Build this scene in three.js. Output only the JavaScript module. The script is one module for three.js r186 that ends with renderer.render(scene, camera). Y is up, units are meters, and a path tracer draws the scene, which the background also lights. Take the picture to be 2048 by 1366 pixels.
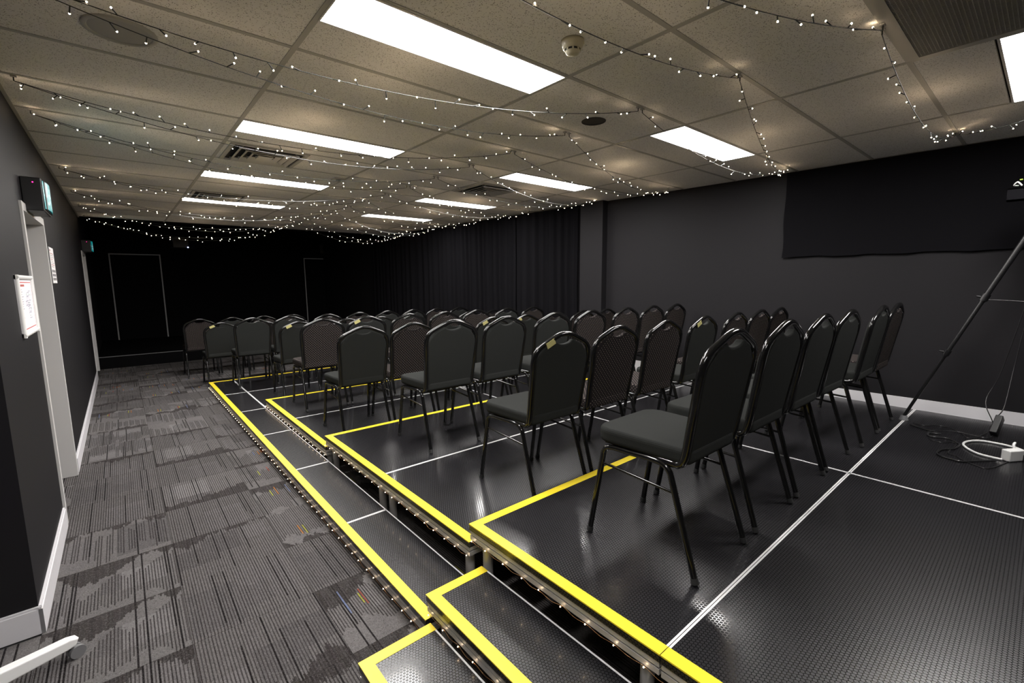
import * as THREE from 'three';
import { RectAreaLightUniformsLib } from 'three/addons/lights/RectAreaLightUniformsLib.js';
import { RoundedBoxGeometry } from 'three/addons/geometries/RoundedBoxGeometry.js';
import { mergeGeometries } from 'three/addons/utils/BufferGeometryUtils.js';

// ------------------------------------------------------------------ camera, exposure
RectAreaLightUniformsLib.init();
const scene = new THREE.Scene();
scene.background = new THREE.Color(0x000000);
const W = 2048, H = 1366, FOCAL = 914.66;
const camera = new THREE.PerspectiveCamera(73.499, W / H, 0.02, 60);
camera.rotation.order = 'YXZ';
camera.rotation.set(THREE.MathUtils.degToRad(-7.608), THREE.MathUtils.degToRad(-40.439), THREE.MathUtils.degToRad(-0.435));
camera.position.set(-0.7156, 1.5343, 2.3701);
camera.updateMatrixWorld(true);
const renderer = new THREE.WebGLRenderer({ antialias: true });
renderer.toneMapping = THREE.LinearToneMapping;
renderer.toneMappingExposure = 2.45;
renderer.shadowMap.enabled = true;

// ------------------------------------------------------------------ light levels
const PANEL_LEVEL = 17, PANEL_COLOR = new THREE.Color().setRGB(1.0, 0.97, 0.95);
const FAIRY_COLOR = new THREE.Color().setRGB(1.0, 0.75, 0.49);
const CEIL = 2.605;
// recessed ceiling light panels, near left corner of each in plan: x, z (1.2 m by 0.3 m)
const PANELS = [[0, 0.3, 'left'], [0, -1.5, 'left'], [0, -3.3, 'left'], [0, -5.1, 'left'], [2.4, 0.3, 'right'], [2.4, -1.5, 'right'], [2.4, -3.3, 'right'], [2.4, -5.1, 'right'], [2.4, 2.1, 'right'], [-1.2, 2.1, 'foyer']];
for (const [x, z, side] of PANELS) {
  const l = new THREE.RectAreaLight(PANEL_COLOR, PANEL_LEVEL * (side === 'foyer' ? 0.6 : 1), 1.17, 0.27);
  l.position.set(x + 0.6, CEIL - 0.012, z + 0.15); l.rotation.x = -Math.PI / 2; l.name = 'panel_light';
  scene.add(l);
}

// ------------------------------------------------------------------ helpers
let seed = 20240611;
const rnd = () => { seed = (seed * 1664525 + 1013904223) >>> 0; return seed / 4294967296; };
const rr = (a, b) => a + (b - a) * rnd();
const v3 = (x, y, z) => new THREE.Vector3(x, y, z);
// a photo pixel met with a horizontal (axis 1) or upright (axis 0 or 2) plane
function onPlane(u, v, axis, val) {
  const d = v3((u - W / 2) / FOCAL, -(v - H / 2) / FOCAL, -1).applyQuaternion(camera.quaternion);
  const k = ['x', 'y', 'z'][axis], t = (val - camera.position[k]) / d[k];
  return camera.position.clone().addScaledVector(d, t);
}
const used = {};
function numbered(n) { const k = used[n] = (used[n] ?? -1) + 1; return k ? n + '_' + String(k).padStart(3, '0') : n; }
function prep(g) { g = g.index ? g.toNonIndexed() : g; for (const k of Object.keys(g.attributes)) if (!['position', 'normal', 'uv'].includes(k)) g.deleteAttribute(k); return g; }
const merge = gs => gs.length > 1 ? mergeGeometries(gs.map(prep)) : gs[0];
function mesh(name, g, m, parent, label) {
  const o = new THREE.Mesh(Array.isArray(g) ? merge(g) : g, m);
  o.name = name; o.castShadow = o.receiveShadow = true;
  if (label) o.userData.label = label;
  (parent || scene).add(o);
  return o;
}
function thing(name, label, category, pos, group) {
  const o = new THREE.Group(); o.name = numbered(name); o.userData = { label, category };
  if (group) o.userData.group = group;
  if (pos) o.position.set(...pos);
  scene.add(o); return o;
}
function tag(o, label, category, group) { o.name = numbered(o.name); o.userData.label = label; o.userData.category = category; if (group) o.userData.group = group; return o; }
function struct(name, label, category) { const o = new THREE.Group(); o.name = name; o.userData = { kind: 'structure', label, category }; scene.add(o); return o; }
function structMesh(name, g, m, label, category) { const o = mesh(name, g, m); o.userData = { kind: 'structure', label, category }; return o; }
const ident = new THREE.Matrix4();
function box(x0, x1, y0, y1, z0, z1) {           // uv in metres
  const w = x1 - x0, h = y1 - y0, d = z1 - z0, g = new THREE.BoxGeometry(w, h, d);
  const uv = g.attributes.uv, p = g.attributes.position, n = g.attributes.normal;
  g.translate((x0 + x1) / 2, (y0 + y1) / 2, (z0 + z1) / 2);
  for (let i = 0; i < uv.count; i++) {
    const X = p.getX(i), Y = p.getY(i), Z = p.getZ(i);
    if (Math.abs(n.getY(i)) > 0.5) uv.setXY(i, X, -Z); else if (Math.abs(n.getX(i)) > 0.5) uv.setXY(i, Z, Y); else uv.setXY(i, X, Y);
  }
  return g;
}
function rbox(x0, x1, y0, y1, z0, z1, r = 0.004, seg = 2) {
  const g = new RoundedBoxGeometry(x1 - x0, y1 - y0, z1 - z0, seg, r); g.translate((x0 + x1) / 2, (y0 + y1) / 2, (z0 + z1) / 2); return g;
}
function tube(pts, r, rad = 8, seg, closed = false, tension = 0.5) {
  const c = new THREE.CatmullRomCurve3(pts.map(p => Array.isArray(p) ? v3(...p) : p), closed, 'catmullrom', tension);
  return new THREE.TubeGeometry(c, seg ?? Math.max(8, pts.length * 6), r, rad, closed);
}
function rod(a, b, r0, r1 = r0, rad = 10) {
  const A = Array.isArray(a) ? v3(...a) : a, B = Array.isArray(b) ? v3(...b) : b, d = B.clone().sub(A), L = d.length();
  const g = new THREE.CylinderGeometry(r1, r0, L, rad); g.translate(0, L / 2, 0);
  g.applyQuaternion(new THREE.Quaternion().setFromUnitVectors(v3(0, 1, 0), d.normalize())); g.translate(A.x, A.y, A.z); return g;
}
function canvas(w, h, draw) { const c = document.createElement('canvas'); c.width = w; c.height = h; draw(c.getContext('2d'), w, h); return c; }
function tex(c, srgb, rx = 1, ry = 1) {
  const t = new THREE.CanvasTexture(c); t.wrapS = t.wrapT = THREE.RepeatWrapping; t.repeat.set(rx, ry); t.magFilter = THREE.LinearFilter;
  if (srgb) t.colorSpace = THREE.SRGBColorSpace; return t;
}
const lin = (r, g, b) => new THREE.Color().setRGB(r, g, b);
const std = (c, rough, metal = 0, o = {}) => new THREE.MeshStandardMaterial({ color: c, roughness: rough, metalness: metal, ...o });
const phys = (c, rough, o = {}) => new THREE.MeshPhysicalMaterial({ color: c, roughness: rough, ...o });

// ------------------------------------------------------------------ textures
// fine mottle used for paint relief
const mottle = canvas(512, 512, (x, w, h) => {
  x.fillStyle = '#808080'; x.fillRect(0, 0, w, h);
  for (let i = 0; i < 26000; i++) { const g = rr(90, 170) | 0; x.fillStyle = `rgba(${g},${g},${g},0.35)`; x.beginPath(); x.arc(rnd() * w, rnd() * h, rr(0.6, 2.2), 0, 7); x.fill(); }
});
// mineral fibre ceiling tile, 1.2 m by 0.6 m
function tileCanvas() {
  return canvas(1536, 768, (x, w, h) => {
    x.fillStyle = '#efeeeb'; x.fillRect(0, 0, w, h);
    for (let i = 0; i < 9000; i++) { const g = rr(215, 246) | 0; x.fillStyle = `rgba(${g},${g - 2},${g - 8},0.25)`; x.beginPath(); x.arc(rnd() * w, rnd() * h, rr(1, 6), 0, 7); x.fill(); }
    for (let i = 0; i < 5200; i++) { const g = rr(50, 120) | 0; x.fillStyle = `rgba(${g},${g - 4},${g - 10},0.95)`; x.beginPath(); x.ellipse(rnd() * w, rnd() * h, rr(1.0, 3.0), rr(0.8, 2.0), rnd() * 3, 0, 7); x.fill(); }
  });
}
const tileTex = [tileCanvas(), tileCanvas()].map(c => tex(c, true, 1 / 1.2, 1 / 0.6));
// carpet tiles 0.5 m: four by four different tiles, one pixel about a millimetre
const carpet = canvas(2048, 2048, (x, w) => {
  const T = w / 4, P = 12.8;
  for (let ti = 0; ti < 16; ti++) {
    const ox = (ti % 4) * T, oy = Math.floor(ti / 4) * T;
    x.save(); x.beginPath(); x.rect(ox, oy, T, T); x.clip(); x.translate(ox, oy);
    const b = rr(112, 134) | 0; x.fillStyle = `rgb(${b + 2},${b},${b - 1})`; x.fillRect(0, 0, T, T);
    // paler and darker blocks
    for (let k = 0; k < 3; k++) { const g = b + (rr(-16, 22) | 0), bw = rr(0.2, 0.5) * T, bh = rr(0.3, 0.8) * T; x.fillStyle = `rgb(${g + 2},${g},${g})`; x.fillRect(rnd() * (T - bw), rnd() * (T - bh), bw, bh); }
    // combed lines with ragged ends
    const mode = [0, 1, 2, 0, 3][ti % 5]; let y0 = rr(0, 0.25) * T, y1 = y0 + rr(0.5, 0.8) * T;
    for (let c = 0; c < T / P; c++) {
      const X = c * P + 3; y0 += rr(-26, 26); y1 += rr(-34, 34);
      if (rnd() < 0.1) { y0 = rr(0, 0.3) * T; y1 = y0 + rr(0.4, 0.8) * T; }
      const a = mode === 0 ? 0 : y0, e = mode === 0 ? T : y1;
      x.fillStyle = `rgba(52,48,48,${rr(0.55, 0.85)})`; if (mode !== 1 || c % 4 !== 0) x.fillRect(X, a, 5, Math.max(20, e - a));
      if (rnd() < 0.12) { x.fillStyle = 'rgba(32,29,30,0.9)'; x.fillRect(X - 1, rnd() < 0.5 ? 0 : rr(0, 0.4) * T, 7, T); }
    }
    // dark ragged patches along one edge
    if (ti % 3 !== 1) {
      const up = rnd() < 0.5; let d = rr(40, 90);
      for (let c = 0; c < T / 8; c++) { d = Math.min(190, Math.max(0, d + rr(-28, 28))); x.fillStyle = `rgba(58,54,53,${rr(0.6, 0.85)})`; x.fillRect(c * 8, up ? 0 : T - d, 8, d); }
    }
    // coloured threads
    if (ti % 5 === 2 || ti === 9) {
      const cols = ['#c6c94a', '#d78a45', '#7f8fb8', '#c9cf55', '#b45a48'];
      for (let k = 0; k < 6; k++) { x.fillStyle = cols[(rnd() * 5) | 0]; x.globalAlpha = 0.85; x.fillRect(((rr(0.1, 0.9) * T / P) | 0) * P + 9, rr(0.45, 0.6) * T, 7, rr(60, 170)); x.globalAlpha = 1; }
    }
    // pile grain
    for (let i = 0; i < 15000; i++) { const g = rnd() < 0.5 ? 20 : 210; x.fillStyle = `rgba(${g},${g},${g},0.13)`; x.fillRect(rnd() * T, rnd() * T, 3, 4); }
    x.restore();
  }
});
const carpetTex = tex(carpet, true);
// hexagon film on the stage decks, pitch about 12 mm: one period repeated
function hexCanvas(bg, line, lw) {
  return canvas(416, 720, (x, w, h) => {
    x.fillStyle = bg; x.fillRect(0, 0, w, h); x.strokeStyle = line; x.lineWidth = lw;
    const nx = 4, s = w / nx / Math.sqrt(3);
    for (let r = -1; r < 10; r++) for (let c = -1; c < nx + 1; c++) {
      const cx = (c + (r & 1 ? 0.5 : 0)) * w / nx, cy = r * 1.5 * s;
      x.beginPath(); for (let k = 0; k < 7; k++) { const a = Math.PI / 6 + k * Math.PI / 3; x.lineTo(cx + s * Math.cos(a), cy + s * Math.sin(a)); } x.stroke();
    }
  });
}
// 416 px = 4 hexagons of 12 mm = 48 mm; the rows repeat after 4 * 1.5 s = 360 px of the 720
const HEXW = 0.052, HEXH = HEXW * 720 / 416;
const hexRough = tex(hexCanvas('#ffffff', '#565656', 14), false, 1 / HEXW, 1 / HEXH);
const hexCol = tex(hexCanvas('#ffffff', '#6f6c70', 10), true, 1 / HEXW, 1 / HEXH);
// chair fabric with pale dots, 0.1 m
const dotCanvas = canvas(512, 512, (x, w) => {
  x.fillStyle = '#3b3737'; x.fillRect(0, 0, w, w);
  for (let i = 0; i < 9000; i++) { const g = rnd() < 0.5 ? 30 : 120; x.fillStyle = `rgba(${g},${g - 4},${g - 6},0.16)`; x.fillRect(rnd() * w, rnd() * w, 3, 5); }
  x.fillStyle = '#e2d6c6';
  for (let r = 0; r < 8; r++) for (let c = 0; c < 4; c++) { x.beginPath(); x.arc((c + (r & 1 ? 0.75 : 0.25)) * w / 4, (r + 0.5) * w / 8, 12, 0, 7); x.fill(); }
});
const dotTex = tex(dotCanvas, true, 10, 10);
const weave = tex(canvas(256, 256, (x, w) => {
  x.fillStyle = '#9a9a9a'; x.fillRect(0, 0, w, w);
  for (let i = 0; i < 9000; i++) { const g = rnd() < 0.5 ? 60 : 235; x.fillStyle = `rgba(${g},${g},${g},0.25)`; x.fillRect(rnd() * w, rnd() * w, 3, 3); }
}), false, 12, 12);

// ------------------------------------------------------------------ materials
const paintBump = tex(mottle, false, 2, 2);
const M = {
  wall: phys(lin(0.0128, 0.0121, 0.0135), 0.6, { specularIntensity: 0.25, bumpMap: paintBump, bumpScale: 0.0006 }),
  stageWall: phys(lin(0.0045, 0.0045, 0.005), 0.85, { specularIntensity: 0.1 }),
  drape: phys(lin(0.0060, 0.0058, 0.0068), 0.95, { specularIntensity: 0.05 }),
  white: std(lin(0.66, 0.65, 0.67), 0.38),
  doorWhite: std(lin(0.55, 0.54, 0.53), 0.4),
  tile: tileTex.map(t => std(lin(1, 1, 1), 0.95, 0, { map: t })),
  tee: std(lin(0.42, 0.42, 0.40), 0.5),
  slab: std(lin(0.05, 0.05, 0.05), 0.95),
  carpet: phys(lin(0.54, 0.525, 0.525), 1, { specularIntensity: 0.1, map: carpetTex, bumpMap: carpetTex, bumpScale: 0.002 }),
  deck: phys(lin(0.0105, 0.010, 0.0118), 0.33, { ior: 1.7, map: hexCol, roughnessMap: hexRough }),
  ply: std(lin(0.012, 0.011, 0.010), 0.6),
  alu: std(lin(0.60, 0.58, 0.56), 0.4, 0.3),
  slot: std(lin(0.03, 0.03, 0.03), 0.7),
  yellow: std(lin(0.90, 0.70, 0.035), 0.42),
  whiteLine: std(lin(0.78, 0.78, 0.78), 0.45),
  chairMetal: std(lin(0.006, 0.006, 0.006), 0.12),
  plain: phys(lin(0.0225, 0.0236, 0.0224), 0.95, { specularIntensity: 0.08, bumpMap: weave, bumpScale: 0.0006 }),
  dots: phys(lin(0.37, 0.36, 0.365), 0.95, { specularIntensity: 0.08, map: dotTex }),
  rubber: std(lin(0.02, 0.02, 0.02), 0.6),
  masking: std(lin(0.42, 0.38, 0.15), 0.6),
  wire: std(lin(0.012, 0.014, 0.011), 0.55),
  copper: std(lin(0.45, 0.25, 0.12), 0.35, 0.8),
  bulb: std(lin(0.9, 0.8, 0.6), 0.4, 0, { emissive: FAIRY_COLOR, emissiveIntensity: 33 }),
  led: std(lin(0.9, 0.8, 0.6), 0.4, 0, { emissive: FAIRY_COLOR, emissiveIntensity: 10 }),
  panel: std(lin(0.9, 0.9, 0.9), 0.4, 0, { emissive: PANEL_COLOR, emissiveIntensity: 6 }),
  trim: std(lin(0.3, 0.3, 0.3), 0.5),
  grille: std(lin(0.40, 0.40, 0.39), 0.55),
  dark: std(lin(0.010, 0.010, 0.010), 0.7),
  blackPlastic: std(lin(0.005, 0.005, 0.0055), 0.4),
  grey: std(lin(0.16, 0.16, 0.165), 0.45),
  cream: std(lin(0.52, 0.49, 0.36), 0.4),
  cable: std(lin(0.02, 0.02, 0.021), 0.25),
  whitePlastic: std(lin(0.78, 0.78, 0.77), 0.35),
  purple: phys(lin(0.16, 0.05, 0.55), 0.8, { sheen: 0.3, sheenColor: lin(0.3, 0.2, 0.6) }),
};

// ------------------------------------------------------------------ room shell
const LX = -1.115, BACKZ = -11.8, LIP = -7.95, STAGE = -8.6;
const rightX = z => 4.575 + 0.05 * z;
{ // floor: slab and carpet tiles
  const fl = struct('floor', 'grey striped carpet tile floor of the side aisle', 'floor');
  mesh('floor_slab', box(-3.4, 5.2, -0.16, -0.008, -12.0, 4.4), M.slab, fl);
  const T = 0.5, geos = [];
  for (let k = 0; k < 16; k++) {
    const g = box(-T / 2 + 0.0008, T / 2 - 0.0008, -0.008, 0, -T / 2 + 0.0008, T / 2 - 0.0008), uv = g.attributes.uv;
    const cx = (k % 4) / 4, cy = Math.floor(k / 4) / 4;
    for (let i = 0; i < uv.count; i++) uv.setXY(i, cx + 0.125 + uv.getX(i) * 0.499, cy + 0.125 + uv.getY(i) * 0.499);
    geos.push(g);
  }
  for (let i = -4; i < 12; i++) for (let j = -10; j < 18; j++) {
    const x = LX + 0.25 + i * T, z = -0.12 - j * T;
    if (z < STAGE - 0.1 || z > 4.2 || (x < LX - 0.3 && z < -0.6) || (x < LX && z < -0.6 && !(z < -1.3 && z > -2.9))) continue;
    if (x > 0.8 && z > -5.2) continue;                      // wholly under the tiers
    const o = mesh('carpet_tile', geos[(rnd() * 16) | 0], M.carpet, fl);
    o.position.set(x, rr(-0.0006, 0.0006), z); if (rnd() < 0.5) o.rotation.y = Math.PI;
  }
}
{ // ceiling: tee grid, tiles, slab above
  const ce = struct('ceiling', 'off-white suspended ceiling of speckled mineral fibre tiles', 'ceiling');
  mesh('ceiling_slab', box(-3.4, 5.2, CEIL + 0.12, CEIL + 0.3, LIP, 4.4), M.slab, ce);
  const full = [0, 1].map(() => box(-0.592, 0.592, 0, 0.014, -0.292, 0.292));
  full.forEach(g => { const uv = g.attributes.uv; for (let i = 0; i < uv.count; i++) uv.setXY(i, uv.getX(i) + 0.6, uv.getY(i) + 0.3); });
  const half = box(-0.592, 0.592, 0, 0.014, -0.142, 0.142), cut = box(-0.515, 0.592, 0, 0.014, -0.292, 0.292);
  const isPanel = (x, z) => PANELS.some(p => Math.abs(p[0] - x) < 0.01 && Math.abs(p[1] - z) < 0.01);
  const vents = [[0, -2.4], [2.4, -2.4], [0, -4.2 - 0.6]];
  for (let i = -2; i < 4; i++) for (let j = -14; j < 7; j++) {
    const x0 = i * 1.2, z0 = j * 0.6;
    if (z0 < LIP - 0.1) continue;
    if (i === -2 && z0 < -0.5) continue;
    if (i === 1 && (j === 3 || j === 4)) continue;           // return air grille
    const edge = i === -1 && z0 < -0.5;
    const lowHalf = isPanel(x0, z0), hiHalf = isPanel(x0, z0 + 0.3);
    if (lowHalf || hiHalf) { const o = mesh('ceiling_tile', half, M.tile[(i + j) & 1], ce); o.position.set(x0 + 0.6, CEIL - 0.001, z0 + (lowHalf ? 0.45 : 0.15)); continue; }
    const o = mesh('ceiling_tile', edge ? cut : full[(i + j) & 1], M.tile[(i * 3 + j) & 1], ce);
    o.position.set(x0 + 0.6, CEIL - 0.001 + rr(-0.0008, 0.0008), z0 + 0.3); if (rnd() < 0.5 && !edge) o.rotation.y = Math.PI;
  }
  for (let i = -2; i < 5; i++) { const x = i * 1.2; if (i === -1) continue; mesh('tee_bar', box(x - 0.012, x + 0.012, CEIL - 0.004, CEIL + 0.03, i < 0 ? -0.36 : LIP, 4.3), M.tee, ce); }
  mesh('tee_bar', box(-1.2 - 0.012, -1.2 + 0.012, CEIL - 0.004, CEIL + 0.03, -0.36, 4.3), M.tee, ce);
  for (let j = -13; j < 8; j++) { const z = j * 0.6; mesh('tee_bar', box(z < -0.4 ? LX : -3.2, 4.8, CEIL - 0.0036, CEIL + 0.025, z - 0.012, z + 0.012), M.tee, ce); }
  mesh('wall_angle', box(LX, LX + 0.018, CEIL - 0.006, CEIL - 0.003, LIP, -0.36), M.tee, ce);
  const sc = structMesh('ceiling_stage', [box(-1.4, 5.2, 2.95, 3.1, -12.0, LIP), box(-1.4, 5.2, CEIL - 0.02, 3.1, LIP - 0.04, LIP)], M.stageWall, 'black painted ceiling above the stage', 'ceiling');
}
{ // left wall with two doorways, its return towards the camera side
  const t = 0.24, x1 = LX, x0 = LX - t;
  structMesh('wall_left', [
    box(x0, x1, 0, CEIL + 0.02, -1.60, -0.40), box(x0, x1, 2.0, CEIL + 0.02, -2.62, -1.60), box(x0, x1, 0, CEIL + 0.02, -7.55, -2.62),
    box(x0, x1, 2.03, CEIL + 0.02, -8.48, -7.55), box(x0, x1, 0, 3.1, -12.0, -8.48),
    box(-3.4, x0, 0, CEIL + 0.02, -0.40 - t, -0.40)], M.wall, 'black painted left wall beside the carpet aisle', 'wall');
  structMesh('wall_foyer', box(-3.4, -3.2, 0, CEIL + 0.02, -0.40, 4.4), M.wall, 'black wall of the foyer side', 'wall');
  structMesh('wall_rear', box(-3.4, 5.2, 0, CEIL + 0.02, 4.2, 4.4), M.wall, 'black wall behind the top tier', 'wall');
  structMesh('wall_back', box(-1.4, 5.2, 0, 3.1, BACKZ - 0.2, BACKZ), M.stageWall, 'black back wall of the stage', 'wall');
  structMesh('baseboard_left', [
    box(LX, LX + 0.014, 0, 0.115, -1.57, -0.386), box(LX, LX + 0.010, 0.115, 0.125, -1.57, -0.386),
    box(LX, LX + 0.014, 0, 0.115, -7.50, -2.67), box(LX, LX + 0.010, 0.115, 0.125, -7.50, -2.67),
    box(-3.2, LX + 0.014, 0, 0.115, -0.40, -0.386), box(-3.2, LX + 0.010, 0.115, 0.125, -0.40, -0.390)], M.white, 'white skirting board along the left wall', 'skirting');
  // door frames: jamb lining and architrave
  for (const [n, za, zb, top, lab] of [[1, -1.60, -2.62, 2.0, 'white door frame beside the framed notice'], [2, -7.55, -8.48, 2.03, 'white door frame beside the stage steps']]) {
    const d = struct('door_' + n, lab, 'door');
    mesh('jamb', box(x0, LX + 0.012, 0, top, zb, zb + 0.03), M.doorWhite, d); mesh('jamb', box(x0, LX + 0.012, 0, top, za - 0.03, za), M.doorWhite, d);
    mesh('door_head', box(x0, LX + 0.012, top - 0.03, top, zb + 0.03, za - 0.03), M.doorWhite, d);
    mesh('architrave', [box(LX, LX + 0.012, 0, top + 0.02, zb - 0.018, zb), box(LX, LX + 0.012, 0, top + 0.02, za, za + 0.018), box(LX, LX + 0.012, top, top + 0.02, zb, za)], M.doorWhite, d);
    mesh('door_stop', box(x0 + 0.05, x0 + 0.065, 0, top - 0.03, zb + 0.03, zb + 0.045), M.doorWhite, d);
    mesh('door_leaf', box(x0 - 0.045, x0 - 0.002, 0.005, top, zb, za), M.wall, d, 'black door leaf');
  }
}
{ // right wall, slightly out of square
  const za = -12.0, zb = 4.4, L = zb - za, ang = Math.atan(0.05);
  const g = box(0, 0.25, 0, 3.1, -L / 2, L / 2); g.rotateY(ang); g.translate(rightX((za + zb) / 2), 0, (za + zb) / 2);
  structMesh('wall_right', g, M.wall, 'charcoal painted right wall behind the seating tiers', 'wall');
  const zb2 = 4.2, za2 = -2.0, L2 = zb2 - za2, s = box(-0.014, 0, 0, 0.45, -L2 / 2, L2 / 2); s.rotateY(ang); s.translate(rightX((za2 + zb2) / 2), 0, (za2 + zb2) / 2);
  structMesh('baseboard_right', s, M.white, 'tall white skirting along the right wall', 'skirting');
  structMesh('wall_pillar', rbox(4.385, 4.62, 0, CEIL + 0.01, -2.09, -1.69, 0.004), M.wall, 'charcoal square pillar on the right wall beside the drapes', 'pillar');
}
{ // stage
  const st = struct('floor_stage', 'low black stage at the end of the room', 'stage');
  mesh('stage_deck', box(LX, 4.6, 0.0, 0.215, BACKZ, STAGE), M.stageWall, st);
  mesh('stage_edge', box(LX, 4.6, 0.209, 0.220, STAGE - 0.004, STAGE + 0.004), M.grey, st);
  for (const [n, x0, x1] of [[3, -0.82, 0.11], [4, 3.44, 4.35]]) {
    const d = struct('door_' + n, n === 3 ? 'black stage door outlined in pale trim near the aisle' : 'black stage door outlined in pale trim near the drapes', 'door');
    const z = BACKZ;
    mesh('door_leaf', box(x0, x1, 0.215, 2.21, z, z + 0.02), M.stageWall, d);
    mesh('trim_strip', box(x0 - 0.012, x0 + 0.012, 0.215, 2.222, z + 0.02, z + 0.032), M.trim, d); mesh('trim_strip', box(x1 - 0.012, x1 + 0.012, 0.215, 2.222, z + 0.02, z + 0.032), M.trim, d);
    mesh('trim_strip', box(x0 + 0.012, x1 - 0.012, 2.198, 2.222, z + 0.02, z + 0.032), M.trim, d);
  }
}

// ------------------------------------------------------------------ ceiling fittings
PANELS.forEach(([x, z, side], i) => {
  const where = z === 0.3 ? 'above the third tier' : z === -1.5 ? 'beside the square air diffuser' : z === -3.3 ? 'second nearest the stage' : z === 2.1 ? 'above the top tier' : 'nearest the stage';
  const o = thing('ceiling_light', `white recessed light panel on the ${side === 'left' ? 'aisle' : side === 'foyer' ? 'foyer' : 'curtain'} side, ${where}`, 'ceiling light', [x + 0.6, CEIL, z + 0.15], 'recessed light panels');
  mesh('diffuser', box(-0.585, 0.585, -0.006, 0.0, -0.137, 0.137), M.panel, o);
  mesh('frame', [box(-0.592, 0.592, -0.0065, 0.02, -0.148, -0.137), box(-0.592, 0.592, -0.0065, 0.02, 0.137, 0.148), box(-0.592, -0.585, -0.0065, 0.02, -0.137, 0.137), box(0.585, 0.592, -0.0065, 0.02, -0.137, 0.137)], M.whitePlastic, o);
  mesh('housing', box(-0.592, 0.592, 0.004, 0.08, -0.146, 0.146), M.tee, o);
});
function ring(h, w, y0, y1, drop) { // square louvre: a frame sloping outwards
  const gs = [];
  for (let k = 0; k < 4; k++) { const g = new THREE.BoxGeometry(2 * h, 0.004, w); g.rotateX(0.6); g.translate(0, (y0 + y1) / 2, h - w / 2); g.rotateY(k * Math.PI / 2); gs.push(g); }
  return gs;
}
for (const [x, z, lab] of [[0.33, -2.1, 'four way square air diffuser beside the aisle side light panels'], [2.73, -2.1, 'four way square air diffuser beside the curtain side light panels'], [0.33, -4.5, 'four way square air diffuser close to the stage end']]) {
  const o = thing('air_diffuser', lab, 'vent', [x, CEIL, z], 'ceiling air diffusers');
  mesh('backing', box(-0.26, 0.26, -0.002, 0.004, -0.26, 0.26), M.dark, o);
  mesh('frame', [box(-0.29, 0.29, -0.012, 0.0, -0.29, -0.26), box(-0.29, 0.29, -0.012, 0.0, 0.26, 0.29), box(-0.29, -0.26, -0.012, 0.0, -0.26, 0.26), box(0.26, 0.29, -0.012, 0.0, -0.26, 0.26)], M.tee, o);
  for (const h of [0.225, 0.17, 0.115, 0.06]) mesh('louvre', ring(h, 0.034, -0.024, -0.004), M.tee, o);
}
{ // return air grille
  const o = thing('return_air_grille', 'large grey egg crate return air grille in the ceiling', 'vent', [1.8, CEIL, 2.4]);
  mesh('frame', [box(-0.59, 0.59, -0.010, 0.0, -0.59, -0.555), box(-0.59, 0.59, -0.010, 0.0, 0.555, 0.59), box(-0.59, -0.55, -0.010, 0.0, -0.555, 0.555), box(0.55, 0.59, -0.010, 0.0, -0.555, 0.555)], M.tee, o);
  const gs = []; for (let k = -39; k <= 39; k++) { gs.push(box(k * 0.014 - 0.0012, k * 0.014 + 0.0012, -0.008, 0.008, -0.555, 0.555)); gs.push(box(-0.55, 0.55, -0.007, 0.008, k * 0.014 - 0.0012, k * 0.014 + 0.0012)); }
  const core = mesh('grille_core', gs, M.grille, o); core.userData.kind = 'stuff';
  mesh('backing', box(-0.555, 0.555, 0.01, 0.03, -0.555, 0.555), M.dark, o);
}
{ // round fittings
  const lathe = (pts, n = 40) => new THREE.LatheGeometry(pts.map(p => new THREE.Vector2(...p)), n);
  const s = thing('ceiling_speaker', 'large round off-white speaker grille flush in the ceiling over the aisle', 'speaker', [-0.61, CEIL, -0.315]);
  mesh('rim', lathe([[0.128, -0.001], [0.128, -0.008], [0.112, -0.010], [0.108, -0.006], [0.108, -0.001]]), M.tee, s);
  mesh('grille', lathe([[0, -0.008], [0.09, -0.008], [0.108, -0.006]]), M.grille, s, 'grey perforated disc');
  const d = thing('ceiling_downlight', 'small unlit round black downlight set in a ceiling tile', 'downlight', [1.845, CEIL, 0.24]);
  mesh('rim', lathe([[0.082, -0.001], [0.082, -0.004], [0.074, -0.005], [0.072, -0.001]]), M.dark, d); mesh('baffle', lathe([[0, -0.002], [0.074, -0.0025]]), M.dark, d);
  const k = thing('smoke_detector', 'cream domed smoke detector on the ceiling beside a string of lights', 'smoke detector', [0.945, CEIL, 0.86]);
  mesh('base', lathe([[0, 0], [0.052, 0], [0.052, -0.012], [0.049, -0.016], [0.047, -0.026]]), M.cream, k);
  mesh('cover', lathe([[0.047, -0.026], [0.044, -0.034], [0.036, -0.038]]), M.cream, k);
  mesh('chamber', lathe([[0.031, -0.036], [0.031, -0.048]]), M.dark, k);
  mesh('dome', lathe([[0.034, -0.046], [0.030, -0.054], [0.018, -0.060], [0, -0.062]]), M.cream, k);
  for (let a = 0; a < 8; a++) { const g = box(-0.004, 0.004, -0.047, -0.037, 0.0305, 0.0355); g.rotateY(a * Math.PI / 4); mesh('rib', g, M.cream, k); }
  const q = thing('ceiling_sensor', 'small square sensor plate on the ceiling near the air diffuser', 'sensor', [1.14, CEIL, -2.6]);
  mesh('plate', rbox(-0.06, 0.06, -0.014, 0, -0.06, 0.06, 0.004), M.grille, q); mesh('lens', lathe([[0, -0.022], [0.02, -0.020], [0.028, -0.014]]), M.dark, q);
}

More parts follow.
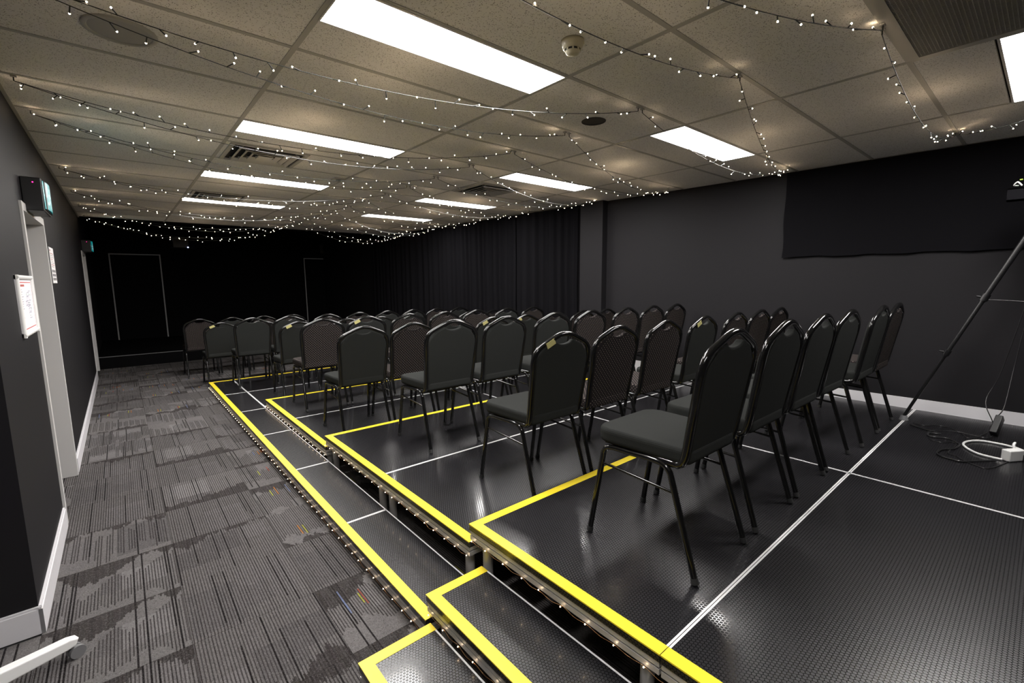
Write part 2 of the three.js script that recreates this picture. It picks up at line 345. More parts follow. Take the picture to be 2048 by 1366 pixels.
// ------------------------------------------------------------------ fairy lights
const bulbG = new THREE.SphereGeometry(0.0031, 8, 6);
function span(a, b, sag, n = 26) { const p = []; for (let i = 0; i <= n; i++) { const t = i / n; p.push(v3(a.x + (b.x - a.x) * t, a.y + (b.y - a.y) * t - 4 * sag * t * (1 - t), a.z + (b.z - a.z) * t)); } return p; }
const fairyLights = [];
function fairyString(hooks, sags, label) {
  const base = hooks[Math.floor(hooks.length / 2)];
  const o = thing('fairy_light_string', label, 'fairy lights', [base.x, CEIL, base.z], 'warm fairy light strings under the ceiling');
  const off = v3(base.x, CEIL, base.z);
  const wires = [], bulbs = [];
  for (let s = 0; s + 1 < hooks.length; s++) {
    const pts = span(hooks[s], hooks[s + 1], sags[s]), c = new THREE.CatmullRomCurve3(pts);
    wires.push(new THREE.TubeGeometry(new THREE.CatmullRomCurve3(pts.map(p => p.clone().sub(off))), 40, 0.0019, 5));
    const L = c.getLength(); let d = rr(0.02, 0.06), k = 0;
    while (d < L - 0.02) {
      const p = c.getPointAt(d / L), q = p.clone().add(v3(rr(-1, 1), rr(-1, 0.75), rr(-1, 1)).normalize().multiplyScalar(rr(0.026, 0.036)));
      q.y = Math.min(q.y, CEIL - 0.012);
      wires.push(rod(p.clone().sub(off), q.clone().sub(off), 0.0022, 0.0026, 5)); bulbs.push(q);
      d += rr(0.1, 0.135); k++;
    }
    fairyLights.push(bulbs[bulbs.length - (k >> 1) - 1]);
  }
  for (const h of hooks) wires.push(rod([h.x - off.x, h.y - off.y, h.z - off.z], [h.x - off.x, 0, h.z - off.z], 0.003, 0.003, 6));
  mesh('wire', wires, M.wire, o);
  for (const h of hooks) { const g = rbox(-0.012, 0.012, -0.008, 0.0, -0.009, 0.009, 0.002); g.translate(h.x - off.x, -0.004, h.z - off.z); mesh('clip', g, M.grille, o); }
  for (const q of bulbs) { const b = mesh('bulb', bulbG, M.bulb, o); b.position.copy(q).sub(off); b.castShadow = false; }
}
const hk = (x, z) => v3(x, CEIL - 0.03, z);
const CX = z => 1.85;
const leftV = [[1.2, 1.8, 1.2], [0.0, 0.59, -0.03], [-1.21, -0.64, -1.23], [-1.81, -1.85, -2.45], [-3.6, -3.0, -3.6], [-5.0, -4.2, -4.8], [-6.3, -5.4, -6.0], [-7.6, -6.7, -7.4]];
const rightV = [[1.8, 2.4, 1.79], [0.57, 1.19, 0.59], [-0.69, -0.03, -0.64], [-1.75, -1.23, -1.85], [-3.0, -2.45, -3.0], [-4.2, -3.6, -4.2], [-5.4, -4.8, -5.4], [-6.6, -6.0, -6.6]];
const beam = ['over the top tier', 'over the third tier', 'over the second tier front', 'by the square air diffuser', 'over the first tier', 'over the front floor rows', 'before the stage', 'nearest the stage lip'];
leftV.forEach(([zl, za, zb], i) => fairyString([hk(1.85, za), hk(-1.03, zl), hk(1.85, zb)], [0.165 + (i > 4 ? 0.04 * (i - 4) : 0), 0.165 + (i > 4 ? 0.045 * (i - 4) : 0)], `fairy light string between aisle wall and mid ceiling, ${beam[i]}`));
rightV.forEach(([zl, za, zb], i) => { const x = rightX(zl) - 0.2 - (i === 0 ? 0.36 : 0); fairyString([i ? hk(1.895, za) : hk(1.895, 3.05), hk(x, zl), hk(1.895, zb)], [0.15 + (i > 4 ? 0.035 * (i - 4) : 0), 0.16 + (i > 4 ? 0.04 * (i - 4) : 0)], `fairy light string between mid ceiling and curtain side wall, ${beam[i]}`); });
fairyLights.forEach(p => { const l = new THREE.PointLight(FAIRY_COLOR, 0.015, 0, 2); l.position.copy(p); l.name = 'fairy_glow'; l.castShadow = true; l.shadow.radius = 0.3; scene.add(l); });

// ------------------------------------------------------------------ seating tiers
const TOP = [0, 0.1, 0.195, 0.29, 0.385], X0 = 0.45, X1 = 2.485, X2 = 4.51;
// one stage deck; tape: which edges carry yellow tape (l left, f front towards the stage)
function deck(x0, x1, z0, z1, top, tape, label, group) {
  const o = thing('stage_deck', label, 'stage deck', [(x0 + x1) / 2, 0, (z0 + z1) / 2], group);
  const w = (x1 - x0) / 2, d = (z1 - z0) / 2, e = 0.0012, tb = 0.029, fb = 0.076;
  const b = box(-w + e, w - e, top - tb, top, -d + e, d - e); mesh('deck_board', b, M.deck, o);
  const uv = b.attributes.uv; 
  // aluminium frame: two flanges with a slot between, each side its own bar
  const fbot = Math.max(0.012, top - fb), y1 = top - tb, ym = (y1 + fbot) / 2;
  const bar = (xa, xb, za, zb) => [box(xa, xb, ym + 0.003, y1, za, zb), box(xa + 0.0, xb, fbot, ym - 0.003, za, zb)];
  const i = 0.004, t = 0.03;
  mesh('frame_rail', bar(-w + i, -w + t, -d + i, d - i), M.alu, o); mesh('frame_rail', bar(w - t, w - i, -d + i, d - i), M.alu, o);
  mesh('frame_rail', bar(-w + t, w - t, -d + i, -d + t), M.alu, o); mesh('frame_rail', bar(-w + t, w - t, d - t, d - i), M.alu, o);
  mesh('frame_slot', [box(-w + 0.010, -w + t - 0.002, ym - 0.004, ym + 0.004, -d + 0.01, d - 0.01), box(-w + 0.01, w - 0.01, ym - 0.004, ym + 0.004, -d + 0.010, -d + t - 0.002), box(-w + 0.01, w - 0.01, ym - 0.004, ym + 0.004, d - t + 0.002, d - 0.010)], M.slot, o);
  if (fbot > 0.02) for (const [sx, sz] of [[-1, -1], [-1, 1], [1, -1], [1, 1]]) mesh('leg', rod([sx * (w - 0.055), 0, sz * (d - 0.075)], [sx * (w - 0.055), fbot + 0.02, sz * (d - 0.075)], 0.024, 0.024, 14), M.alu, o);
  // white edge lines
  const lw = 0.0085, y = top, h = 0.0006;
  mesh('edge_line', [box(-w + e, w - e, y, y + h, d - lw, d - e)], M.whiteLine, o);
  if (!tape.includes('f')) mesh('edge_line', [box(-w + e, w - e, y, y + h, -d + e, -d + lw)], M.whiteLine, o);
  mesh('edge_line', [box(w - lw, w - e, y, y + h, -d + e, d - e)], M.whiteLine, o);
  if (!tape.includes('l')) mesh('edge_line', [box(-w + e, -w + lw, y, y + h, -d + e, d - e)], M.whiteLine, o);
  const tw = 0.048;
  if (tape.includes('l')) mesh('hazard_tape', box(-w, -w + tw, y - 0.004, y + 0.0011, -d + (tape.includes('f') ? 0 : e), d - e), M.yellow, o, 'yellow tape');
  if (tape.includes('f')) mesh('hazard_tape', box(-w + (tape.includes('l') ? tw : e), w - e, y - 0.004, y + 0.0011, -d, -d + tw), M.yellow, o, 'yellow tape');
  return o;
}
const DG = 'black stage decks of the seating tiers';
const tier = ['', 'lowest', 'second', 'third', 'top'];
const Zs = { 4: [0.675, 1.695, 2.715, 3.735], 3: [-1.36, -0.335, 0.675], 2: [-3.385, -2.37, -1.36], 1: [-5.425, -4.40, -3.385] };
for (const l of [1, 2, 3, 4]) for (let k = 0; k + 1 < Zs[l].length; k++) for (const s of [0, 1]) {
  const rowName = k === 0 ? 'with the yellow taped front' : k === 1 ? (l === 4 ? 'one behind the seats' : 'at the rear of the tier') : 'furthest behind the seats';
  deck(s ? X1 : (l === 1 ? 0.447 : X0), s ? X2 : X1, Zs[l][k], Zs[l][k + 1], TOP[l], (s || l === 1 ? '' : 'l') + (k ? '' : 'f'), `black deck of the ${tier[l]} tier ${s ? 'by the right wall' : 'by the aisle'}, ${rowName}`, DG);
}
{ // narrow step decks along the aisle
  const z = [-5.425, -4.40, -3.37, -2.335, -1.275, -0.235, 0.775];
  const nth = ['first', 'second', 'third', 'fourth', 'fifth', 'sixth'];
  for (let k = 0; k < 6; k++) deck(0.148, 0.447, z[k], z[k + 1], TOP[1], 'l' + (k ? '' : 'f'), `narrow black aisle step with yellow tape, ${nth[k]} from the stage`, 'narrow aisle steps');
  deck(0.162, 0.462, 0.758, 1.77, 0.205, 'lf', 'narrow yellow edged step below the top tier, beside the single low step', 'narrow aisle steps');
  deck(0.162, 0.462, 1.77, 2.78, 0.205, 'l', 'narrow yellow edged step below the top tier, behind another step', 'narrow aisle steps');
  deck(-0.157, 0.158, 0.80, 1.81, 0.1, 'lf', 'lowest short step standing out into the aisle with yellow tape', 'narrow aisle steps');
}
// small warm lights taped under the deck edges
const ledG = new THREE.SphereGeometry(0.0025, 6, 5);
function ledString(x, y, z0, z1, step, label) {
  const o = thing('led_string', label, 'fairy lights', [x, y, (z0 + z1) / 2], 'led strings under the deck edges');
  const zc = (z0 + z1) / 2, pts = [], n = Math.round((z1 - z0) / step);
  for (let i = 0; i <= n; i++) {
    const z = z0 + (z1 - z0) * i / n - zc;
    pts.push([rr(-0.002, 0.001), rr(-0.004, 0.003), z]); if (i < n) pts.push([rr(-0.004, 0.002), rr(-0.013, -0.002), z + (z1 - z0) / n / 2]);
    const b = mesh('led', ledG, M.led, o); b.position.set(-0.005, rr(-0.002, 0.002), z + rr(-0.01, 0.01)); b.castShadow = false;
  }
  mesh('wire', tube(pts, 0.0009, 4, pts.length * 3), M.copper, o);
}
ledString(0.146, 0.028, -5.40, 0.76, 0.1, 'string of tiny warm lights under the long yellow aisle step edge');
ledString(0.448, 0.122, -3.36, -1.38, 0.1, 'string of tiny warm lights under the second tier side edge');
ledString(0.448, 0.217, -1.34, 0.655, 0.1, 'string of tiny warm lights under the third tier side edge');
ledString(0.448, 0.312, 0.70, 2.7, 0.115, 'string of tiny warm lights under the top tier side edge');
ledString(0.160, 0.132, 0.78, 2.7, 0.115, 'string of tiny warm lights under the narrow step below the top tier');

// ------------------------------------------------------------------ chairs
const chairGeo = (() => {
  const out = {};
  const tilt = (y, k = 0) => 0.185 + 0.165 * (y - 0.46) + k;      // z of the back at height y
  // backrest outline (x, y)
  const outline = inset => {
    const s = new THREE.Shape(), w0 = 0.198 - inset, w1 = 0.216 - inset, yb = 0.475 + (inset ? 0.0 : -0.02);
    s.moveTo(-w0, yb); s.lineTo(w0, yb); s.lineTo(w1, 0.78);
    s.bezierCurveTo(w1 + 0.002, 0.845 - inset, w1 - 0.035, 0.872 - inset, 0.135, 0.895 - inset);
    s.lineTo(0.072, 0.922 - inset * 1.05); s.bezierCurveTo(0.045, 0.893 - inset, -0.045, 0.893 - inset, -0.072, 0.922 - inset * 1.05); s.lineTo(-0.135, 0.895 - inset);
    s.bezierCurveTo(-w1 + 0.035, 0.872 - inset, -w1 - 0.002, 0.845 - inset, -w1, 0.78); s.lineTo(-w0, yb);
    return s;
  };
  const leanBack = g => { const p = g.attributes.position; for (let i = 0; i < p.count; i++) p.setZ(i, p.getZ(i) + tilt(p.getY(i))); g.computeVertexNormals(); return g; };
  const pan = new THREE.ExtrudeGeometry(outline(0.022), { depth: 0.020, bevelEnabled: true, bevelThickness: 0.009, bevelSize: 0.010, bevelSegments: 3, curveSegments: 10 });
  pan.translate(0, 0, -0.018); out.backrest = leanBack(pan);
  // back frame tube: from under the seat, round the back, over the crown
  const fr = [[-0.190, 0.437, 0.02], [-0.192, 0.436, 0.11], [-0.196, 0.440, 0.165]];
  const up = [[-0.2, 0.475], [-0.206, 0.6], [-0.213, 0.72], [-0.2165, 0.80], [-0.208, 0.850], [-0.178, 0.884], [-0.11, 0.916], [-0.05, 0.940], [0, 0.947]];
  up.forEach(([x, y]) => fr.push([x, y, tilt(y)]));
  for (let i = fr.length - 2; i >= 0; i--) fr.push([-fr[i][0], fr[i][1], fr[i][2]]);
  out.back_frame = tube(fr, 0.0155, 9, 70);
  // seat cushion
  const s = new THREE.Shape(), w = 0.203, wr = 0.188, f = -0.222, r = 0.19, c = 0.07;
  s.moveTo(-w + c, -f); s.lineTo(w - c, -f); s.quadraticCurveTo(w, -f, w, -f - c); s.lineTo(wr, -r + 0.03); s.quadraticCurveTo(wr, -r, wr - 0.03, -r); s.lineTo(-wr + 0.03, -r); s.quadraticCurveTo(-wr, -r, -wr, -r + 0.03); s.lineTo(-w, -f - c); s.quadraticCurveTo(-w, -f, -w + c, -f);
  const seat = new THREE.ExtrudeGeometry(s, { depth: 0.026, bevelEnabled: true, bevelThickness: 0.02, bevelSize: 0.014, bevelSegments: 4, curveSegments: 10 });
  seat.rotateX(-Math.PI / 2); seat.translate(0, 0.462, 0); out.seat = seat;
  out.seat_pan = box(-0.18, 0.18, 0.428, 0.444, -0.20, 0.16);
  out.rear_bar = rod([-0.19, 0.452, tilt(0.452)], [0.19, 0.452, tilt(0.452)], 0.010, 0.010, 8);
  for (const sd of [-1, 1]) {
    const k = sd < 0 ? 'l' : 'r', x = sd * 0.203;
    out['rail_' + k] = tube([[x, 0.385, -0.192], [x, 0.412, -0.178], [x, 0.425, -0.145], [x, 0.428, -0.05], [x, 0.431, 0.05], [x, 0.426, 0.10], [x, 0.405, 0.128], [x, 0.375, 0.140]], 0.0125, 8, 28);
    out['front_' + k] = rod([sd * 0.213, 0.014, -0.25], [x, 0.39, -0.190], 0.0128, 0.0128, 10);
    out['rear_' + k] = rod([sd * 0.212, 0.014, 0.255], [x, 0.38, 0.138], 0.0128, 0.0128, 10);
    out['str_' + k] = rod([sd * 0.206, 0.345, -0.197], [sd * 0.206, 0.325, 0.156], 0.0065, 0.0065, 6);
    out['capf_' + k] = rod([sd * 0.2135, 0.003, -0.252], [sd * 0.2125, 0.024, -0.2485], 0.0155, 0.0145, 10);
    out['capr_' + k] = rod([sd * 0.2125, 0.003, 0.2585], [sd * 0.2115, 0.024, 0.2515], 0.0155, 0.0145, 10);
  }
  const lab = box(-0.033, 0.033, -0.016, 0.016, 0, 0.0012); lab.rotateZ(0.40); lab.translate(-0.118, 0.903, tilt(0.903) + 0.0166); out.label = lab;
  return out;
})();
function makeChair(dotted, label) {
  const o = thing('banquet_chair', label, 'chair', null, 'banquet chairs in rows'), f = dotted ? M.dots : M.plain, G = chairGeo;
  mesh('seat', G.seat, f, o); mesh('seat_pan', G.seat_pan, M.chairMetal, o); mesh('backrest', G.backrest, f, o); mesh('back_frame', G.back_frame, M.chairMetal, o); mesh('rear_bar', G.rear_bar, M.chairMetal, o);
  for (const k of ['l', 'r']) {
    mesh('side_rail', G['rail_' + k], M.chairMetal, o); mesh('stretcher', G['str_' + k], M.chairMetal, o);
    const a = mesh('leg', G['front_' + k], M.chairMetal, o), b = mesh('leg', G['rear_' + k], M.chairMetal, o);
    mesh('foot_cap', G['capf_' + k], M.rubber, a); mesh('foot_cap', G['capr_' + k], M.rubber, b);
  }
  return o;
}
const proto = [null, null];
function placeChair(x, y, z, type, label) {       // type: p plain, d dotted; t with a strip of tape
  const dotted = type[0] === 'd' ? 1 : 0; let o;
  if (!proto[dotted]) o = proto[dotted] = makeChair(dotted, label);
  else { o = proto[dotted].clone(); o.name = numbered('banquet_chair'); o.userData = { ...proto[dotted].userData, label }; scene.add(o); }
  o.position.set(x, y, z); o.rotation.y = rr(-0.018, 0.018);
  if (type.includes('t')) o.userData.taped = true;
  return o;
}
const ROWS = [
  { n: 'on the top tier', l: 4, z: 1.345, c: [[1.05, 'p'], [1.60, 'p'], [2.12, 'p'], [2.62, 'p'], [3.26, 'p', 0.03], [3.74, 'd', 0.03]] },
  { n: 'at the rear of the third tier', l: 3, z: 0.385, c: [[1.14, 'pt'], [1.63, 'd'], [2.18, 'd'], [2.73, 'pt'], [3.30, 'd'], [3.80, 'd'], [4.27, 'd']] },
  { n: 'at the front of the third tier', l: 3, z: -0.70, c: [[1.12, 'p'], [1.62, 'p'], [2.17, 'p'], [2.68, 'd'], [3.24, 'd'], [3.72, 'd'], [4.20, 'd']] },
  { n: 'at the rear of the second tier', l: 2, z: -1.68, c: [[0.85, 'p'], [1.32, 'd'], [1.79, 'p'], [2.26, 'pt'], [2.73, 'pt'], [3.22, 'd'], [3.70, 'd'], [4.17, 'd']] },
  { n: 'at the front of the second tier', l: 2, z: -2.77, c: [[0.87, 'd'], [1.34, 'pt'], [1.85, 'd'], [2.35, 'd'], [2.85, 'd'], [3.37, 'p'], [3.86, 'd']] },
  { n: 'at the rear of the lowest tier', l: 1, z: -3.79, c: [[0.91, 'pt'], [1.50, 'p'], [1.97, 'p'], [2.45, 'p'], [2.95, 'd'], [3.45, 'p'], [3.92, 'd']] },
  { n: 'at the front of the lowest tier', l: 1, z: -4.86, c: [[0.62, 'p'], [1.09, 'p'], [1.62, 'd'], [2.10, 'd'], [2.57, 'p'], [3.04, 'p'], [3.51, 'd'], [3.98, 'p']] },
  { n: 'on the carpet against the lowest tier', l: 0, z: -5.72, c: [[0.37, 'pt'], [0.90, 'd'], [1.40, 'd'], [1.92, 'p']] },
  { n: 'on the carpet nearest the stage', l: 0, z: -6.78, c: [[0.22, 'd'], [0.69, 'p'], [1.16, 'd'], [1.64, 'd']] },
];
const ord = ['first', 'second', 'third', 'fourth', 'fifth', 'sixth', 'seventh', 'eighth'];
const taped = [];
for (const r of ROWS) r.c.forEach(([x, t, dz = 0], i) => {
  const o = placeChair(x, TOP[r.l] + (r.l ? 0.0035 : 0), r.z + dz, t, `${t[0] === 'd' ? 'dotted black' : 'plain charcoal'} fabric banquet chair ${r.n}, ${ord[i]} from the aisle`);
  if (t.includes('t')) taped.push(o);
});
for (const o of taped) { delete o.userData.taped; mesh('label_tape', chairGeo.label, M.masking, o, 'strip of yellowish tape on the top rail'); }

// ------------------------------------------------------------------ drapes and window curtain
function drape(z0, z1, y0, y1, off, amp, wl, name, label, cat, group) {
  const n = Math.round((z1 - z0) / 0.012), rows = 10, pos = [], uv = [], idx = []; let ph = rnd() * 6, off2 = 0;
  const prof = []; for (let i = 0; i <= n; i++) { ph += (Math.PI * 2 * (z1 - z0) / n / wl) * (0.75 + 0.5 * Math.abs(Math.sin(i * 0.013 + z0))); prof.push(Math.sin(ph) * 0.75 + Math.sin(ph * 2.3 + 1) * 0.2 + 0.25 * Math.sin(ph * 0.37)); }
  for (const side of [0, 1]) for (let j = 0; j <= rows; j++) for (let i = 0; i <= n; i++) {
    const z = z0 + (z1 - z0) * i / n, t = j / rows, y = y0 + (y1 - y0) * t, a = amp * (1 - 0.35 * t);
    pos.push(rightX(z) - off + a * prof[i] + (side ? 0.004 : 0), y + (j === 0 ? 0.006 * prof[i] : 0), z + 0.01 * Math.sin(i * 0.05 + j) * (1 - t)); uv.push(z, y);
  }
  const S = (rows + 1) * (n + 1);
  for (const side of [0, 1]) for (let j = 0; j < rows; j++) for (let i = 0; i < n; i++) { const a = side * S + j * (n + 1) + i, b = a + 1, c = a + n + 1, d = c + 1; side ? idx.push(a, b, c, b, d, c) : idx.push(a, c, b, b, c, d); }
  const g = new THREE.BufferGeometry(); g.setAttribute('position', new THREE.Float32BufferAttribute(pos, 3)); g.setAttribute('uv', new THREE.Float32BufferAttribute(uv, 2)); g.setIndex(idx); g.computeVertexNormals();
  return tag(mesh(name, g, M.drape), label, cat, group);
}
drape(-3.39, -2.13, 0.24, 2.58, 0.09, 0.042, 0.17, 'drape', 'black pleated drape hanging beside the square pillar', 'curtain', 'black pleated drapes along the right wall');
drape(-5.05, -3.41, 0.13, 2.58, 0.09, 0.040, 0.16, 'drape', 'black pleated drape between two others on the right wall', 'curtain', 'black pleated drapes along the right wall');
drape(-6.6, -5.07, 0.13, 2.58, 0.09, 0.042, 0.18, 'drape', 'black pleated drape on the right wall before the stage', 'curtain', 'black pleated drapes along the right wall');
drape(-8.5, -6.62, 0.02, 2.58, 0.09, 0.040, 0.2, 'drape', 'black pleated drape at the stage end of the right wall', 'curtain', 'black pleated drapes along the right wall');
drape(0.515, 4.0, 1.75, 2.592, 0.035, 0.0035, 0.55, 'window_curtain', 'flat black blackout curtain covering the high window on the right wall', 'curtain');

// ------------------------------------------------------------------ signs and notices on the left wall
{
  const man = canvas(512, 256, (x, w, h) => {
    x.fillStyle = '#08a3a8'; x.fillRect(0, 0, w, h); x.fillStyle = '#e8fbff';
    x.fillRect(300, 30, 120, 200); x.fillStyle = '#08a3a8'; x.fillRect(320, 50, 80, 180); x.fillStyle = '#e8fbff';
    x.beginPath(); x.arc(232, 62, 22, 0, 7); x.fill();
    x.strokeStyle = '#e8fbff'; x.lineWidth = 26; x.lineCap = 'round';
    x.beginPath(); x.moveTo(222, 98); x.lineTo(200, 150); x.lineTo(240, 178); x.lineTo(224, 226); x.moveTo(200, 150); x.lineTo(168, 190); x.lineTo(120, 192); x.stroke();
    x.lineWidth = 18; x.beginPath(); x.moveTo(224, 100); x.lineTo(262, 128); x.lineTo(290, 116); x.moveTo(220, 100); x.lineTo(178, 108); x.lineTo(160, 142); x.stroke();
    x.lineWidth = 22; x.beginPath(); x.moveTo(30, 128); x.lineTo(95, 128); x.moveTo(30, 128); x.lineTo(60, 98); x.moveTo(30, 128); x.lineTo(60, 158); x.stroke();
  });
  const t = tex(man, true); const face = std(lin(0.1, 0.3, 0.3), 0.3, 0, { map: t, emissive: lin(1, 1, 1), emissiveMap: t, emissiveIntensity: 0.3 });
  for (const [z0, z1, x1, y0, y1, lab] of [[-2.12, -1.75, -1.022, 1.985, 2.185, 'black exit sign box with teal face above the near door frame'], [-8.2, -7.85, -1.0, 2.045, 2.235, 'black exit sign box with teal face above the door frame by the stage']]) {
    const o = thing('exit_sign', lab, 'exit sign', [LX, y0, (z0 + z1) / 2], 'illuminated exit signs'), d = (z1 - z0) / 2, w = x1 - LX, h = y1 - y0;
    mesh('housing', rbox(0, w, 0, h, -d, d, 0.006), M.blackPlastic, o);
    // gently bowed face
    const g = new THREE.PlaneGeometry(2 * d - 0.02, h - 0.03, 16, 1), p = g.attributes.position; for (let i = 0; i < p.count; i++) { const k = p.getX(i) / d; p.setZ(i, 0.018 * (1 - k * k) + 0.0015); } g.computeVertexNormals();
    g.rotateY(Math.PI / 2); g.translate(w, h / 2, 0); mesh('sign_face', g, face, o, 'teal running figure face');
    mesh('face_back', (() => { const b = rbox(w - 0.004, w + 0.012, 0.01, h - 0.01, -d + 0.03, d - 0.03, 0.006); return b; })(), M.blackPlastic, o);
    const led = new THREE.SphereGeometry(0.004, 8, 6); const l1 = mesh('indicator_led', led, std(lin(0.4, 0.02, 0.1), 0.4, 0, { emissive: lin(1, 0.02, 0.25), emissiveIntensity: 1.5 }), o); l1.position.set(w * 0.6, h * 0.85, d + 0.001);
    const rl = new THREE.RectAreaLight(lin(0.15, 0.8, 0.85), 0.8, 2 * d - 0.03, h - 0.04); rl.position.set(x1 + 0.025, (y0 + y1) / 2, (z0 + z1) / 2); rl.rotation.y = -Math.PI / 2; rl.name = 'exit_glow'; scene.add(rl);
  }
  // framed evacuation notice
  const plan = tex(canvas(512, 340, (x, w, h) => {
    x.fillStyle = '#f2eef4'; x.fillRect(0, 0, w, h); x.strokeStyle = '#c8453c'; x.lineWidth = 6; x.strokeRect(16, 14, w - 32, h - 28);
    x.fillStyle = '#b8584e'; x.fillRect(40, 28, 190, 14); x.fillStyle = '#9a8f98';
    for (let i = 0; i < 9; i++) x.fillRect(40, 60 + i * 16, rr(60, 120), 4);
    x.strokeStyle = '#70708a'; x.lineWidth = 3; for (let i = 0; i < 9; i++) x.strokeRect(190 + rr(0, 170), 70 + rr(0, 150), rr(30, 100), rr(25, 80));
    x.fillStyle = '#6d9a86'; for (let i = 0; i < 6; i++) x.fillRect(200 + rr(0, 220), 80 + rr(0, 190), 12, 12);
    x.fillStyle = '#c24f48'; for (let i = 0; i < 5; i++) x.fillRect(40 + rr(0, 40), 230 + i * 14, 9, 9);
  }), true);
  const o = thing('framed_notice', 'white snap framed evacuation notice on the left wall by the door frame', 'notice', [LX, 1.257, -1.295]);
  mesh('backing', box(0, 0.006, 0, 0.325, -0.26, 0.26), M.white, o);
  const pg = new THREE.PlaneGeometry(0.46, 0.27); pg.rotateY(Math.PI / 2); pg.translate(0.0072, 0.1625, 0); mesh('sheet', pg, std(lin(1, 1, 1), 0.5, 0, { map: plan }), o, 'printed sheet with floor plan');
  for (const [a, b] of [[[0.006, 0.012, -0.26], [0.006, 0.012, 0.26]], [[0.006, 0.313, -0.26], [0.006, 0.313, 0.26]], [[0.006, 0.0, -0.248], [0.006, 0.325, -0.248]], [[0.006, 0.0, 0.248], [0.006, 0.325, 0.248]]]) mesh('snap_edge', rod(a, b, 0.012, 0.012, 10), M.whitePlastic, o);
  // fire notice beyond the door
  const fire = tex(canvas(300, 280, (x, w, h) => {
    x.fillStyle = '#e9e6e6'; x.fillRect(0, 0, w, h); x.fillStyle = '#8a3f3c'; x.fillRect(20, 16, 60, 12);
    for (let i = 0; i < 8; i++) { x.fillStyle = i % 3 ? '#9a9092' : '#9d4a46'; x.fillRect(24, 44 + i * 15, rr(150, 250), 5); }
    x.fillStyle = '#4c484a'; for (const y of [176, 208, 240]) for (let i = 0; i < 4; i++) x.fillRect(24 + i * 66, y, 52, 20);
  }), true);
  const s = thing('wall_notice', 'unframed white printed notice on the left wall beyond the near door', 'notice', [LX, 1.54, -3.005]);
  mesh('board', box(0, 0.003, 0, 0.29, -0.155, 0.155), M.white, s);
  const sg = new THREE.PlaneGeometry(0.305, 0.285); sg.rotateY(Math.PI / 2); sg.translate(0.0036, 0.145, 0); mesh('print', sg, std(lin(1, 1, 1), 0.55, 0, { map: fire }), s);
}
// small emergency units over the stage doors
for (const [x, y, lab] of [[0.55, 2.40, 'small black box with a blue pilot light over the stage door near the aisle'], [4.06, 2.38, 'small black box with a blue pilot light over the stage door near the drapes']]) {
  const o = thing('emergency_unit', lab, 'emergency light', [x, y, BACKZ], 'emergency units over the stage doors');
  mesh('body', rbox(-0.16, 0.16, 0, 0.25, 0, 0.07, 0.01), M.blackPlastic, o); mesh('hood', box(-0.19, 0.19, -0.012, 0, 0, 0.09), M.dark, o);
  const l = mesh('pilot_led', new THREE.SphereGeometry(0.014, 8, 6), std(lin(0.2, 0.25, 0.8), 0.4, 0, { emissive: lin(0.35, 0.45, 1), emissiveIntensity: 6 }), o); l.position.set(x < 1 ? 0.14 : 0.0, 0.012, 0.082);
}

